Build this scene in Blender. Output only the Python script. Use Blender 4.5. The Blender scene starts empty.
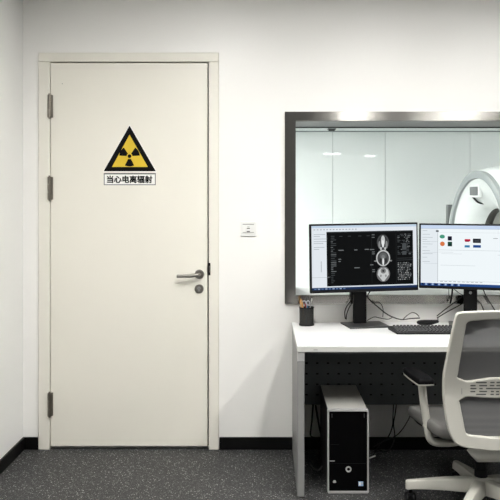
import bpy, math, random
from mathutils import Vector, Matrix
random.seed(4)
S = bpy.context.scene
COL = S.collection
PI = math.pi
R = math.radians

# ------------------------------------------------------------------ camera
FPX = 730.0                     # focal length in pixels of a 500 px wide frame
cam_d = bpy.data.cameras.new('camera')
cam = bpy.data.objects.new('camera', cam_d); COL.objects.link(cam)
cam.location = (0, 0, 1.45); cam.rotation_euler = (R(90), 0, 0)
cam_d.sensor_width = 36; cam_d.lens = 36 * FPX / 500
cam_d.shift_x = -15 / 500; cam_d.shift_y = -50 / 500
cam_d.clip_start = 0.05
S.camera = cam

# ------------------------------------------------------------------ world, exposure
w = bpy.data.worlds.new('world'); S.world = w; w.use_nodes = True
w.node_tree.nodes['Background'].inputs[0].default_value = (0.8, 0.85, 0.9, 1)
w.node_tree.nodes['Background'].inputs[1].default_value = 0.05
S.view_settings.view_transform = 'Standard'; S.view_settings.look = 'None'
S.view_settings.gamma = 1; S.view_settings.use_curve_mapping = False
S.view_settings.exposure = 0.0
NEAR_LIGHT = 60.0               # emission of the ceiling panels of the control room
FAR_LIGHT = 39.0                 # emission of the ceiling panels of the scanner room
NEAR_PANELS = [(-0.35, 2.2, .10, .75), (0.80, 2.2, .08, .75), (1.75, 2.2, .10, .75), (1.23, -2.75, .055, .3), (2.50, -2.75, .17, .3)]
FAR_PANELS = [(1.5, 5.7, .17, .32), (2.45, 5.0, .12, .28), (-0.5, 6.8, .30, .60), (-0.4, 8.8, .30, .60), (4.95, 9.3, .15, .6)]

# ------------------------------------------------------------------ materials
def mat(name, col, rough=.5, metal=0, noise=0, nscale=40, bump=0, bscale=200, emit=0, trans=0, coat=0, aniso=0, spec=None, ior=None):
    m = bpy.data.materials.new(name); m.use_nodes = True
    nt = m.node_tree; b = nt.nodes['Principled BSDF']
    def hx(c):
        return (*c, 1) if len(c) == 3 else c
    b.inputs['Base Color'].default_value = hx(col)
    b.inputs['Roughness'].default_value = rough; b.inputs['Metallic'].default_value = metal
    if trans: b.inputs['Transmission Weight'].default_value = trans
    if coat: b.inputs['Coat Weight'].default_value = coat
    if aniso: b.inputs['Anisotropic'].default_value = aniso
    if spec is not None: b.inputs['Specular IOR Level'].default_value = spec
    if ior: b.inputs['IOR'].default_value = ior
    tc = nt.nodes.new('ShaderNodeTexCoord')
    if noise:
        n = nt.nodes.new('ShaderNodeTexNoise'); n.inputs['Scale'].default_value = nscale
        nt.links.new(tc.outputs['Object'], n.inputs['Vector'])
        r = nt.nodes.new('ShaderNodeValToRGB')
        r.color_ramp.elements[0].color = hx(tuple(max(0, c * (1 - noise)) for c in col))
        r.color_ramp.elements[1].color = hx(tuple(min(1, c * (1 + noise)) for c in col))
        nt.links.new(n.outputs['Fac'], r.inputs[0]); nt.links.new(r.outputs[0], b.inputs['Base Color'])
    if bump:
        n = nt.nodes.new('ShaderNodeTexNoise'); n.inputs['Scale'].default_value = bscale
        nt.links.new(tc.outputs['Object'], n.inputs['Vector'])
        bp = nt.nodes.new('ShaderNodeBump'); bp.inputs['Strength'].default_value = bump; bp.inputs['Distance'].default_value = .002
        nt.links.new(n.outputs['Fac'], bp.inputs['Height']); nt.links.new(bp.outputs[0], b.inputs['Normal'])
    if emit:
        b.inputs['Emission Color'].default_value = hx(col); b.inputs['Emission Strength'].default_value = emit
    return m

M = {}
M['wall'] = mat('white_wall_paint', (.87, .86, .83), .38, noise=.012, nscale=3, bump=.03, bscale=120)
M['wall_left'] = mat('white_side_wall_paint', (.87, .87, .85), .5, noise=.012, nscale=3)
M['back_wall'] = mat('unseen_wall_dark', (.16, .16, .155), .6, noise=.02)  # unseen walls, colour darkened to cut bounced light
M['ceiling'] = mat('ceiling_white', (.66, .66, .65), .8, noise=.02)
M['skirting'] = mat('black_skirting', (.002, .002, .002), .5, spec=.2, noise=.1)
M['door'] = mat('cream_door_laminate', (.80, .773, .69), .42, noise=.015, nscale=6)
M['door_frame'] = mat('cream_frame_paint', (.78, .757, .68), .45, noise=.015, nscale=6)
M['dark_gap'] = mat('door_gap_shade', (.004, .004, .004), .9, spec=.2, noise=.1)
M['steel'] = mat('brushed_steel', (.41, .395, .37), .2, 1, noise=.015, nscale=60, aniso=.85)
def steel_tangent(m, v):
    c = m.node_tree.nodes.new('ShaderNodeCombineXYZ')
    for i in range(3): c.inputs[i].default_value = v[i]
    m.node_tree.links.new(c.outputs[0], m.node_tree.nodes['Principled BSDF'].inputs['Tangent'])
steel_tangent(M['steel'], (0, 0, 1))
M['sill'] = mat('sill_reflection_pale', (.70, .71, .70), .6, .3, noise=.03)  # steel sill in a pale colour, standing for its reflection of the white wall
M['steel_shaded'] = mat('reveal_shade_steel', (.16, .155, .15), .4, 1, noise=.05)  # window head lining: its shade put into a darker steel colour
M['hinge'] = mat('hinge_steel', (.22, .20, .17), .38, 1, noise=.1)
M['satin'] = mat('satin_nickel', (.36, .34, .31), .3, 1, noise=.05)
M['black'] = mat('black_plastic', (.004, .004, .0045), .45, spec=.2, noise=.1)
M['black_matte'] = mat('black_matte_plastic', (.0025, .0025, .003), .7, spec=.1, noise=.1, bump=.05)
M['gloss_black'] = mat('gloss_black_plastic', (.001, .001, .0012), .15, spec=.12, noise=.1)
M['base_grey'] = mat('stand_dark_grey', (.035, .035, .036), .35, noise=.1)
M['desk_white'] = mat('white_desk_laminate', (.82, .82, .82), .33, noise=.01, nscale=10)
M['desk_edge'] = mat('desk_edge_band', (.50, .50, .47), .5, noise=.02)
M['desk_leg'] = mat('desk_leg_grey', (.22, .22, .215), .45, noise=.03)
M['peg'] = mat('perforated_panel_grey', (.125, .135, .14), .5, spec=.3, noise=.05)
M['case'] = mat('tower_case_grey', (.52, .51, .475), .45, .1, noise=.05)
M['case_side'] = mat('tower_side_black', (.006, .006, .006), .5, noise=.05)
M['silver'] = mat('silver_plastic', (.55, .55, .54), .3, .5, noise=.03)
M['chair'] = mat('chair_warm_grey', (.50, .49, .44), .42, noise=.015, nscale=8)
M['fabric'] = mat('seat_fabric', (.12, .117, .11), .9, noise=.12, nscale=400, bump=.3, bscale=600)
M['cable'] = mat('black_cable', (.012, .012, .012), .45, spec=.2, noise=.1)
M['cable_grey'] = mat('grey_cable', (.16, .16, .16), .5, noise=.1)
M['key'] = mat('keycap', (.045, .045, .047), .45, spec=.2, noise=.1)
M['white'] = mat('white_plastic', (.80, .80, .78), .35, noise=.01)
M['mark_grey'] = mat('grey_print', (.30, .30, .28), .6, noise=.02)
M['mark_dark'] = mat('dark_print', (.05, .05, .05), .6, noise=.02)
M['yellow'] = mat('warning_yellow', (.66, .46, .02), .4, noise=.02)
M['sign_black'] = mat('sign_black', (.002, .002, .002), .5, spec=.1, noise=.05)
M['sign_white'] = mat('sign_white', (.85, .85, .82), .4, noise=.01)
M['sign_grey'] = mat('sign_grey', (.17, .17, .17), .5, noise=.01)
M['far_wall'] = mat('glossy_wall_panel', (.87, .885, .875), .03, spec=.6, noise=.01, nscale=2)
M['seam'] = mat('panel_seam_grey', (.48, .50, .49), .6, noise=.02)
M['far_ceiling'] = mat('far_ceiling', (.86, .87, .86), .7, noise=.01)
M['far_floor'] = mat('far_floor', (.45, .47, .47), .4, noise=.04)
M['gantry'] = mat('scanner_white', (.74, .75, .74), .3, noise=.01, nscale=4)
M['gantry_in'] = mat('scanner_inner_white', (.66, .66, .62), .4, noise=.01, nscale=4)
M['gantry_band'] = mat('scanner_grey_band', (.28, .30, .30), .35, noise=.02)
M['gantry_dark'] = mat('scanner_dark_ring', (.06, .055, .05), .35, noise=.05)
M['gantry_grey'] = mat('scanner_panel_grey', (.10, .105, .105), .4, noise=.05)
M['orange'] = mat('orange_pencil', (.75, .38, .12), .4, noise=.04)
M['wood'] = mat('pencil_wood', (.62, .42, .24), .6, noise=.1)
M['red'] = mat('red_pen', (.35, .02, .03), .35, noise=.04)
M['blue'] = mat('blue_pen', (.04, .22, .42), .35, noise=.04)
M['lilac'] = mat('pale_scissor_handle', (.62, .62, .70), .35, noise=.04)
M['sticker_blue'] = mat('sticker_blue', (.30, .45, .68), .4, noise=.05)

def glass():
    m = bpy.data.materials.new('lead_glass'); m.use_nodes = True; nt = m.node_tree
    for n in list(nt.nodes): nt.nodes.remove(n)
    o = nt.nodes.new('ShaderNodeOutputMaterial'); mx = nt.nodes.new('ShaderNodeMixShader')
    t = nt.nodes.new('ShaderNodeBsdfTransparent'); t.inputs[0].default_value = (.975, .985, .978, 1)
    g = nt.nodes.new('ShaderNodeBsdfGlossy'); g.inputs['Roughness'].default_value = .01
    f = nt.nodes.new('ShaderNodeFresnel'); f.inputs[0].default_value = 1.5
    nt.links.new(f.outputs[0], mx.inputs[0]); nt.links.new(t.outputs[0], mx.inputs[1]); nt.links.new(g.outputs[0], mx.inputs[2])
    nt.links.new(mx.outputs[0], o.inputs[0]); return m
M['glass'] = glass()

def floor_mat():
    m = mat('speckled_vinyl', (.05, .05, .05), .5, spec=.25); nt = m.node_tree; b = nt.nodes['Principled BSDF']
    tc = nt.nodes.new('ShaderNodeTexCoord')
    def noise(scale, detail=2):
        n = nt.nodes.new('ShaderNodeTexNoise'); n.inputs['Scale'].default_value = scale; n.inputs['Detail'].default_value = detail
        nt.links.new(tc.outputs['Object'], n.inputs['Vector']); return n
    def vor(scale):
        n = nt.nodes.new('ShaderNodeTexVoronoi'); n.inputs['Scale'].default_value = scale
        nt.links.new(tc.outputs['Object'], n.inputs['Vector']); return n
    r = nt.nodes.new('ShaderNodeValToRGB')
    r.color_ramp.elements[0].position = .36; r.color_ramp.elements[0].color = (.007, .007, .008, 1)
    r.color_ramp.elements[1].position = .66; r.color_ramp.elements[1].color = (.062, .062, .062, 1)
    n1 = noise(130, 3); nt.links.new(n1.outputs['Fac'], r.inputs[0])
    prev = r.outputs[0]
    for scale, thr, colr, rad in ((95, .80, (.36, .36, .35, 1), .32), (170, .68, (.20, .20, .20, 1), .38)):
        v = vor(scale)
        sep = nt.nodes.new('ShaderNodeSeparateColor'); nt.links.new(v.outputs['Color'], sep.inputs[0])
        a = nt.nodes.new('ShaderNodeMath'); a.operation = 'GREATER_THAN'; a.inputs[1].default_value = thr; nt.links.new(sep.outputs[0], a.inputs[0])
        d = nt.nodes.new('ShaderNodeMath'); d.operation = 'LESS_THAN'; d.inputs[1].default_value = rad; nt.links.new(v.outputs['Distance'], d.inputs[0])
        k = nt.nodes.new('ShaderNodeMath'); k.operation = 'MULTIPLY'; nt.links.new(a.outputs[0], k.inputs[0]); nt.links.new(d.outputs[0], k.inputs[1])
        mx = nt.nodes.new('ShaderNodeMix'); mx.data_type = 'RGBA'
        nt.links.new(k.outputs[0], mx.inputs[0]); nt.links.new(prev, mx.inputs[6]); mx.inputs[7].default_value = colr
        prev = mx.outputs[2]
    nt.links.new(prev, b.inputs['Base Color']); return m
M['floor'] = floor_mat()

def mesh_fabric(name, col, alpha, scale=700):
    # open woven net: threads with real see-through between them
    m = bpy.data.materials.new(name); m.use_nodes = True; nt = m.node_tree
    b = nt.nodes['Principled BSDF']; b.inputs['Base Color'].default_value = (*col, 1); b.inputs['Roughness'].default_value = .6
    o = nt.nodes['Material Output']; t = nt.nodes.new('ShaderNodeBsdfTransparent'); mx = nt.nodes.new('ShaderNodeMixShader')
    tc = nt.nodes.new('ShaderNodeTexCoord'); v = nt.nodes.new('ShaderNodeTexVoronoi'); v.inputs['Scale'].default_value = scale; v.inputs['Randomness'].default_value = .25
    nt.links.new(tc.outputs['Object'], v.inputs['Vector'])
    mr = nt.nodes.new('ShaderNodeMapRange'); mr.inputs[1].default_value = .15; mr.inputs[2].default_value = .6
    mr.inputs[3].default_value = alpha - .15; mr.inputs[4].default_value = alpha + .15
    nt.links.new(v.outputs['Distance'], mr.inputs[0]); nt.links.new(mr.outputs[0], mx.inputs[0])
    nt.links.new(t.outputs[0], mx.inputs[1]); nt.links.new(b.outputs[0], mx.inputs[2]); nt.links.new(mx.outputs[0], o.inputs[0])
    return m
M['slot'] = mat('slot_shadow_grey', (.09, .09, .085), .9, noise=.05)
M['net'] = mesh_fabric('chair_net', (.125, .125, .125), .84)
M['cup_mesh'] = mesh_fabric('wire_mesh', (.012, .012, .011), .93, 700)

def emi(name, col, s=1.0):
    m = bpy.data.materials.new(name); m.use_nodes = True; nt = m.node_tree
    b = nt.nodes['Principled BSDF']; b.inputs['Base Color'].default_value = (.002, .002, .002, 1); b.inputs['Roughness'].default_value = .25
    b.inputs['Specular IOR Level'].default_value = .04
    b.inputs['Emission Color'].default_value = (*col, 1); b.inputs['Emission Strength'].default_value = s
    return m
def srgb(r, g, b): return tuple(((c / 255 + .055) / 1.055) ** 2.4 if c > 10 else c / 255 / 12.92 for c in (r, g, b))
SCR = {}
def E(r, g, b):
    k = (r, g, b)
    if k not in SCR: SCR[k] = emi('screen_%d_%d_%d' % k, srgb(*k))
    return SCR[k]

# ------------------------------------------------------------------ mesh helpers
class MB:
    def __init__(s): s.v = []; s.f = []; s.m = []
    def quad(s, pts, mi=0):
        n = len(s.v); s.v += [tuple(p) for p in pts]; s.f.append(tuple(range(n, n + len(pts)))); s.m.append(mi); return s
    def box(s, x0, x1, y0, y1, z0, z1, mi=0):
        n = len(s.v)
        s.v += [(x0,y0,z0),(x1,y0,z0),(x1,y1,z0),(x0,y1,z0),(x0,y0,z1),(x1,y0,z1),(x1,y1,z1),(x0,y1,z1)]
        for f in ((0,3,2,1),(4,5,6,7),(0,1,5,4),(1,2,6,5),(2,3,7,6),(3,0,4,7)):
            s.f.append(tuple(n + i for i in f)); s.m.append(mi)
        return s
    def loft(s, rings, mi=0, cap0=True, cap1=True, closed=True):
        n = len(s.v); k = len(rings[0])
        for r in rings: s.v += [tuple(p) for p in r]
        mis = mi if isinstance(mi, list) else [mi] * (len(rings) - 1)
        for a in range(len(rings) - 1):
            for i in range(k if closed else k - 1):
                j = (i + 1) % k
                s.f.append((n + a*k + i, n + a*k + j, n + (a+1)*k + j, n + (a+1)*k + i)); s.m.append(mis[a])
        if cap0: s.f.append(tuple(n + i for i in reversed(range(k)))); s.m.append(mis[0])
        if cap1: s.f.append(tuple(n + (len(rings)-1)*k + i for i in range(k))); s.m.append(mis[-1])
        return s
    def cyl(s, p0, p1, r0, r1=None, n=20, mi=0):
        r1 = r0 if r1 is None else r1
        p0 = Vector(p0); p1 = Vector(p1); d = (p1 - p0).normalized()
        u = d.orthogonal().normalized(); v = d.cross(u)
        ring = lambda c, r: [c + (u*math.cos(2*PI*i/n) + v*math.sin(2*PI*i/n)) * r for i in range(n)]
        return s.loft([ring(p0, r0), ring(p1, r1)], mi)
    def tube(s, pts, r, n=8, mi=0, sub=6, flat=1.0):
        P = [Vector(p) for p in pts]
        if len(P) > 2 and sub > 1:
            Q = []
            for i in range(len(P) - 1):
                a = P[max(i-1, 0)]; b = P[i]; c = P[i+1]; d = P[min(i+2, len(P)-1)]
                for k in range(sub):
                    t = k / sub
                    Q.append(.5*((2*b) + (c-a)*t + (2*a-5*b+4*c-d)*t*t + (3*b-a-3*c+d)*t**3))
            Q.append(P[-1]); P = Q
        rr = r if callable(r) else (lambda t: r)
        rings = []; u = None
        for i, p in enumerate(P):
            d = (P[min(i+1, len(P)-1)] - P[max(i-1, 0)]).normalized()
            if u is None: u = d.orthogonal().normalized()
            else:
                u = (u - d * u.dot(d)); u = u.normalized() if u.length > 1e-6 else d.orthogonal().normalized()
            v = d.cross(u); q = rr(i / (len(P) - 1))
            rings.append([p + (u*math.cos(2*PI*k/n) + v*math.sin(2*PI*k/n)*flat) * q for k in range(n)])
        return s.loft(rings, mi)
    def lathe(s, prof, c=(0,0,0), n=32, mi=0, axis='z', cap=True):
        rings = []
        for r, h in prof:
            ring = []
            for i in range(n):
                a = 2*PI*i/n; x = r*math.cos(a); y = r*math.sin(a)
                if axis == 'z': ring.append((c[0]+x, c[1]+y, c[2]+h))
                elif axis == 'y': ring.append((c[0]+x, c[1]+h, c[2]-y))
                else: ring.append((c[0]+h, c[1]+x, c[2]+y))
            rings.append(ring)
        return s.loft(rings, mi, cap, cap)
    def mesh(s, name, mats, angle=35, smooth=True):
        me = bpy.data.meshes.new(name); me.from_pydata(s.v, [], s.f)
        for x in (mats if isinstance(mats, (list, tuple)) else [mats]): me.materials.append(x)
        for p, mi in zip(me.polygons, s.m): p.material_index = mi; p.use_smooth = smooth
        me.update()
        import bmesh
        bm = bmesh.new(); bm.from_mesh(me); bmesh.ops.recalc_face_normals(bm, faces=bm.faces); bm.to_mesh(me); bm.free()
        if smooth: me.set_sharp_from_angle(angle=R(angle))
        return me
    def build(s, name, mats, parent=None, bevel=0, seg=2, angle=35, loc=None, rot=None, smooth=True):
        o = bpy.data.objects.new(name, s.mesh(name, mats, angle, smooth)); COL.objects.link(o)
        if parent: o.parent = parent
        if bevel:
            b = o.modifiers.new('bevel', 'BEVEL'); b.width = bevel; b.segments = seg; b.limit_method = 'ANGLE'; b.angle_limit = R(40)
        if loc: o.location = loc
        if rot: o.rotation_euler = rot
        return o

def tag(o, label=None, cat=None, group=None, kind=None):
    if label: o['label'] = label
    if cat: o['category'] = cat
    if group: o['group'] = group
    if kind: o['kind'] = kind
    return o
def thing(name, loc, label, cat, group=None, rz=0, kind=None):
    o = bpy.data.objects.new(name, None); COL.objects.link(o)
    o.location = loc; o.rotation_euler = (0, 0, rz); o.empty_display_size = .1
    return tag(o, label, cat, group, kind)
def world_mesh(m, parent):
    """shift a builder given in world coordinates into its parent's frame (unrotated parents)"""
    L = parent.location
    m.v = [(x - L.x, y - L.y, z - L.z) for x, y, z in m.v]; return m

def curve_mesh(loops, extrude, bevel=0, res=2, offset=0):
    """flat filled outline with holes, as (verts, faces); outline in the XY plane, thickness along Z"""
    c = bpy.data.curves.new('outline', 'CURVE'); c.dimensions = '2D'; c.fill_mode = 'BOTH'; c.extrude = extrude; c.bevel_depth = bevel; c.bevel_resolution = res; c.offset = offset
    for lp in loops:
        sp = c.splines.new('POLY'); sp.points.add(len(lp) - 1); sp.use_cyclic_u = True
        for p, q in zip(sp.points, lp): p.co = (q[0], q[1], 0, 1)
    o = bpy.data.objects.new('outline', c); COL.objects.link(o)
    me = bpy.data.meshes.new_from_object(o.evaluated_get(bpy.context.evaluated_depsgraph_get()))
    v = [tuple(x.co) for x in me.vertices]; f = [tuple(p.vertices) for p in me.polygons]
    bpy.data.objects.remove(o); bpy.data.curves.remove(c); bpy.data.meshes.remove(me)
    return v, f
def text_mesh(body, size, extrude=.0002, bevel=0, align='CENTER'):
    c = bpy.data.curves.new('text', 'FONT'); c.body = body; c.size = size; c.extrude = extrude; c.bevel_depth = bevel; c.bevel_resolution = 0; c.align_x = align; c.align_y = 'CENTER'
    o = bpy.data.objects.new('text', c); COL.objects.link(o)
    me = bpy.data.meshes.new_from_object(o.evaluated_get(bpy.context.evaluated_depsgraph_get()))
    v = [tuple(x.co) for x in me.vertices]; f = [tuple(p.vertices) for p in me.polygons]
    bpy.data.objects.remove(o); bpy.data.curves.remove(c); bpy.data.meshes.remove(me)
    return v, f
def add_vf(mb, v, f, fn, mi=0):
    n = len(mb.v); mb.v += [fn(*p) for p in v]; mb.f += [tuple(n + i for i in q) for q in f]; mb.m += [mi] * len(f)
def smooth_loop(pts, sub=6, tension=.5):
    out = []; n = len(pts)
    for i in range(n):
        a, b, c, d = (Vector(pts[(i+k) % n]) for k in (-1, 0, 1, 2))
        for k in range(sub):
            t = k / sub
            out.append(tuple(.5*((2*b) + (c-a)*t + (2*a-5*b+4*c-d)*t*t + (3*b-a-3*c+d)*t**3)))
    return out
def round_poly(pts, r, n=6):
    """round every corner of a polygon; r a number or one per corner"""
    out = []; k = len(pts)
    for i in range(k):
        p = Vector(pts[i]); a = Vector(pts[i-1]); b = Vector(pts[(i+1) % k]); q = r[i] if isinstance(r, (list, tuple)) else r
        da = (a - p); db = (b - p); q = min(q, da.length * .49, db.length * .49)
        A = p + da.normalized() * q; B = p + db.normalized() * q
        for j in range(n + 1):
            t = j / n; out.append(tuple(A*(1-t)**2 + p*2*t*(1-t) + B*t*t))
    return out
def densify(loop, step):
    out = []
    for i, p in enumerate(loop):
        a = Vector(p); b = Vector(loop[(i+1) % len(loop)]); k = max(1, int((b-a).length / step))
        for j in range(k): out.append(tuple(a.lerp(b, j/k)))
    return out
def rrect(x0, x1, y0, y1, r, n=5): return round_poly([(x0,y0),(x1,y0),(x1,y1),(x0,y1)], r, n)

# ------------------------------------------------------------------ the rooms
YW = 4.25; YB = 4.60            # front and back of the wall with door and window
XL = -1.409; XR = 3.2; YR = -3.3; ZC = 2.72
FX0, FX1, FY1, FZC = -2.2, 5.2, 11.0, 2.49
def struct(o): o['kind'] = 'structure'; return o
def P(px, py, Y): return ((px - 265) * Y / FPX, Y, 1.45 - (py - 200) * Y / FPX)

DX0, DX1, DZ1 = -1.316, -.268, 2.306          # door frame outer
LX0, LX1, LZ0, LZ1 = -1.246, -.335, .018, 2.246
WX0, WX1, WZ0, WZ1 = .174, 2.25, .898, 1.910  # window opening

f = MB().box(XL-.1, XR+.1, YR-.1, YW+.02, -.1, 0); struct(f.build('floor', M['floor']))
c = MB()
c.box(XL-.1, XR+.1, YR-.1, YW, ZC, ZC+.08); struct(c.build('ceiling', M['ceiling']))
m = MB()
m.box(XL-.1, DX0, YW, YB, -.1, 2.8)
m.box(DX0, DX1, YW, YB, DZ1, 2.8)
m.box(DX0, DX1, YW+.12, YB, -.1, DZ1)
m.box(DX1, WX0, YW, YB, -.1, 2.8)
m.box(WX0, WX1, YW, YB, -.1, WZ0); m.box(WX0, WX1, YW, YB, WZ1, 2.8)
m.box(WX1, XR+.1, YW, YB, -.1, 2.8)
struct(m.build('wall_front', M['wall'], smooth=False))
struct(MB().box(XL-.1, XL, YR, YW, 0, ZC).build('wall_left', M['wall_left']))
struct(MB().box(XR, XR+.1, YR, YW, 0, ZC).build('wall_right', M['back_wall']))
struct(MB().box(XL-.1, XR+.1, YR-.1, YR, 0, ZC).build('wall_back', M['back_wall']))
BH = .071
b = MB().box(XL+.012, DX0-.003, YW-.012, YW, 0, BH); b.box(DX1+.003, XR, YW-.012, YW, 0, BH)
struct(b.build('baseboard_front', M['skirting'], bevel=.002))
struct(MB().box(XL, XL+.012, YR, YW, 0, BH).build('baseboard_left', M['skirting'], bevel=.002))
struct(MB().box(XR-.012, XR, YR, YW-.012, 0, BH).build('baseboard_right', M['skirting'], bevel=.002))

# scanner room beyond the glass
m = MB()
seams = [FX0, -.6, 1.02, 1.81, 3.09, 4.3, FX1]
for a, bb in zip(seams[:-1], seams[1:]): m.box(a+.003, bb-.003, FY1, FY1+.04, 0, FZC)
m.box(FX0, FX1, FY1+.03, FY1+.1, 0, FZC, 1)
struct(m.build('wall_far', [M['far_wall'], M['seam']], smooth=False))
struct(MB().box(FX0, FX1, YB, FY1+.1, FZC, FZC+.1).build('ceiling_far', M['far_ceiling']))
struct(MB().box(FX0, FX1, YB, FY1+.1, -.1, 0).build('floor_far', M['far_floor']))
struct(MB().box(FX0-.1, FX0, YB, FY1+.1, -.1, FZC).build('wall_far_left', M['far_wall']))
struct(MB().box(FX1, FX1+.1, YB, FY1+.1, -.1, FZC).build('wall_far_right', M['far_wall']))
b = MB().box(FX0, FX1, FY1-.02, FY1, 2.474, 2.49); struct(b.build('trim_1', M['gantry_band']))

# ceiling panels (both rooms): frame and diffuser
M['panel_near'] = emi('panel_near', (1.0, .985, .955), NEAR_LIGHT)
M['panel_far'] = emi('panel_far', (.975, 1.0, .985), FAR_LIGHT)
def ceiling_light(x, y, z, hx, hy, dm, label, group):
    t = thing('ceiling_light', (x, y, z), label, 'ceiling light', group)
    fr = MB()
    for bx in ((-hx-.015, hx+.015, -hy-.015, -hy), (-hx-.015, hx+.015, hy, hy+.015), (-hx-.015, -hx, -hy, hy), (hx, hx+.015, -hy, hy)):
        fr.box(*bx, -.012, 0)
    fr.build('frame', M['white'], t)
    MB().box(-hx, hx, -hy, hy, -.009, 0).build('diffuser', dm, t)
    return t
names = ['long white ceiling light added out of view to brighten the door', 'long white ceiling light above the pen cup end of the desk',  # first light is added, unseen, to brighten the door
         'long white ceiling light above the office chair', 'narrow ceiling light at the back of the control room, behind the viewer', 'wide ceiling light at the back of the control room, behind the viewer']
for (x, y, hx, hy), lb in zip(NEAR_PANELS, names): ceiling_light(x, y, ZC, hx, hy, M['panel_near'], lb, 'control room ceiling lights')
names = ['ceiling light reflected as the left pale streak on the far wall panels', 'ceiling light reflected as the right pale streak on the far wall panels',
         'fill light added to the scanner room ceiling out of view at the left, nearer the window', 'fill light added to the scanner room ceiling out of view at the left, nearer the far wall', 'fill light added to the scanner room ceiling out of view behind the scanner at the right']  # last three are unseen lights added to brighten the scanner room
for (x, y, fhx, fhy), lb in zip(FAR_PANELS, names): ceiling_light(x, y, FZC, fhx, fhy, M['panel_far'], lb, 'scanner room ceiling lights')

# smoke detector on the far ceiling
t = thing('ceiling_vent', (P(332, 129, 10.6)[0], 10.65, FZC), 'small dark ceiling fitting at the far wall seen through the top left of the window', 'ceiling vent')
MB().box(-.06, .06, -.06, .06, -.015, 0).build('vent_frame', M['gantry_grey'], t, bevel=.004)
MB().box(-.045, .045, -.045, .045, -.03, -.014).build('grille', M['black'], t, bevel=.004)

# ------------------------------------------------------------------ door
d = thing('door_1', ((LX0+LX1)/2, YW, 0), 'cream hinged door with lever handle and radiation sign in the white wall', 'door', kind='structure')
def dpart(name, mb, mats, **k): return world_mesh(mb, d).build(name, mats, d, **k)
FYF = YW - .014                 # face of the frame
m = MB()
gx0, gx1, gz = LX0 - .003, LX1 + .008, LZ1 + .007
m.box(DX0, gx0, FYF, YW+.06, 0, gz); m.box(gx1, DX1, FYF, YW+.06, 0, gz); m.box(DX0, DX1, FYF, YW+.06, gz, DZ1)
dpart('door_frame', m, M['door_frame'], bevel=.004, seg=3)
m = MB().box(DX0+.01, DX1-.01, YW+.06, YW+.11, .001, DZ1-.01); dpart('gap_backing', m, M['dark_gap'])  # black backing behind the leaf; its colour stands for shade in the door gaps
m = MB().box(LX0, LX1, YW-.006, YW+.040, LZ0, LZ1); dpart('door_leaf', m, M['door'], bevel=.002)
for z0, z1 in ((1.927, 2.061), (1.450, 1.586), (.196, .333)):
    m = MB(); xh = LX0 - .002; n = 3
    for i in range(n):
        a = z0 + (z1-z0)*i/n + .0015; bb = z0 + (z1-z0)*(i+1)/n - .0015
        m.cyl((xh, FYF-.008, a), (xh, FYF-.008, bb), .011, n=16)
    m.cyl((xh, FYF-.008, z0-.006), (xh, FYF-.008, z1+.006), .006, n=12)
    m.box(xh-.004, xh+.016, FYF-.004, YW-.002, z0+.002, z1-.002)
    dpart('hinge', m, M['hinge'])
HX, HZ = -.3815, 1.019; fy = YW - .006
h = world_mesh(MB().lathe([(.0, 0), (.027, 0), (.027, -.006), (.024, -.009), (.012, -.010), (.0, -.010)], (HX, fy, HZ), 28, axis='y'), d).build('door_handle', M['satin'], d)
m = MB(); pts = [(HX, fy-.008, HZ), (HX, fy-.034, HZ), (HX-.004, fy-.046, HZ-.001), (HX-.02, fy-.052, HZ-.002), (HX-.06, fy-.052, HZ-.006), (HX-.125, fy-.050, HZ-.007)]
m.tube(pts, lambda t: .0095, n=14, sub=8)
m.lathe([(0, -.0), (.0095, -.0)], (HX-.125, fy-.05, HZ-.007), 14, axis='x')
m.v = [(x-d.location.x, y-d.location.y, z-d.location.z) for x, y, z in m.v]
m.build('lever', M['satin'], h)
KX, KZ = -.3825, .934
k = world_mesh(MB().lathe([(.0, 0), (.0265, 0), (.0265, -.006), (.0235, -.009), (.0, -.009)], (KX, fy, KZ), 28, axis='y'), d).build('lock_rose', M['satin'], d)
m = MB().lathe([(0, 0), (.009, 0), (.009, -.004), (0, -.004)], (KX, fy-.009, KZ+.004), 20, axis='y'); m.box(KX-.004, KX+.004, fy-.013, fy-.009, KZ-.014, KZ)
m.box(KX-.0012, KX+.0012, fy-.0135, fy-.009, KZ-.002, KZ+.009, 1)
m.v = [(x-d.location.x, y-d.location.y, z-d.location.z) for x, y, z in m.v]
m.build('lock_cylinder', [M['silver'], M['black']], k)
m = MB().box(gx1-.004, gx1+.010, FYF-.002, FYF+.03, 1.013, 1.085); dpart('strike_plate', m, M['black'], bevel=.001)
m = MB().box(gx1+.002, gx1+.006, FYF-.003, FYF, 1.03, 1.068); dpart('strike_slot', m, M['satin'])
m = MB().lathe([(0,0),(.0025,0),(.0025,-.002),(0,-.002)], (-1.178, fy, 2.126), 12, axis='y'); dpart('screw_cap', m, M['mark_grey'])

# warning sign on the door
sx = P(129.6, 0, fy)[0]
t = thing('warning_sign', (sx, fy, P(0, 185, fy)[2]), 'yellow and black triangular radiation warning sign stuck on the cream door', 'warning sign')
q = fy / FPX
def SP(px, py): return ((px - 129.6) * q, (185 - py) * q)     # sign plane, metres from its foot
def flat(mb, loops, y0, th, mi=0):
    v, f = curve_mesh(loops, th/2)
    add_vf(mb, v, f, lambda x, yy, zz: (x, y0 - th/2 + zz, yy), mi)
outer = [SP(129.6, 125.6), SP(155.9, 171.3), SP(103.6, 171.3)]
inner = [SP(129.6, 134.7), SP(147.9, 167.0), SP(112.0, 167.0)]
m = MB(); flat(m, [round_poly([SP(129.6, 124.2), SP(156.8, 172.2), SP(102.6, 172.2)], .004)], 0, .001)
m.build('triangle_backing', M['sign_white'], t)
m = MB(); flat(m, [round_poly(outer, .003)], -.001, .0006); m.build('triangle', M['sign_black'], t)
m = MB(); flat(m, [inner], -.0016, .0005); m.build('yellow_field', M['yellow'], t)
m = MB(); cx, cz = SP(129.6, 156.2); pu = q
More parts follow.
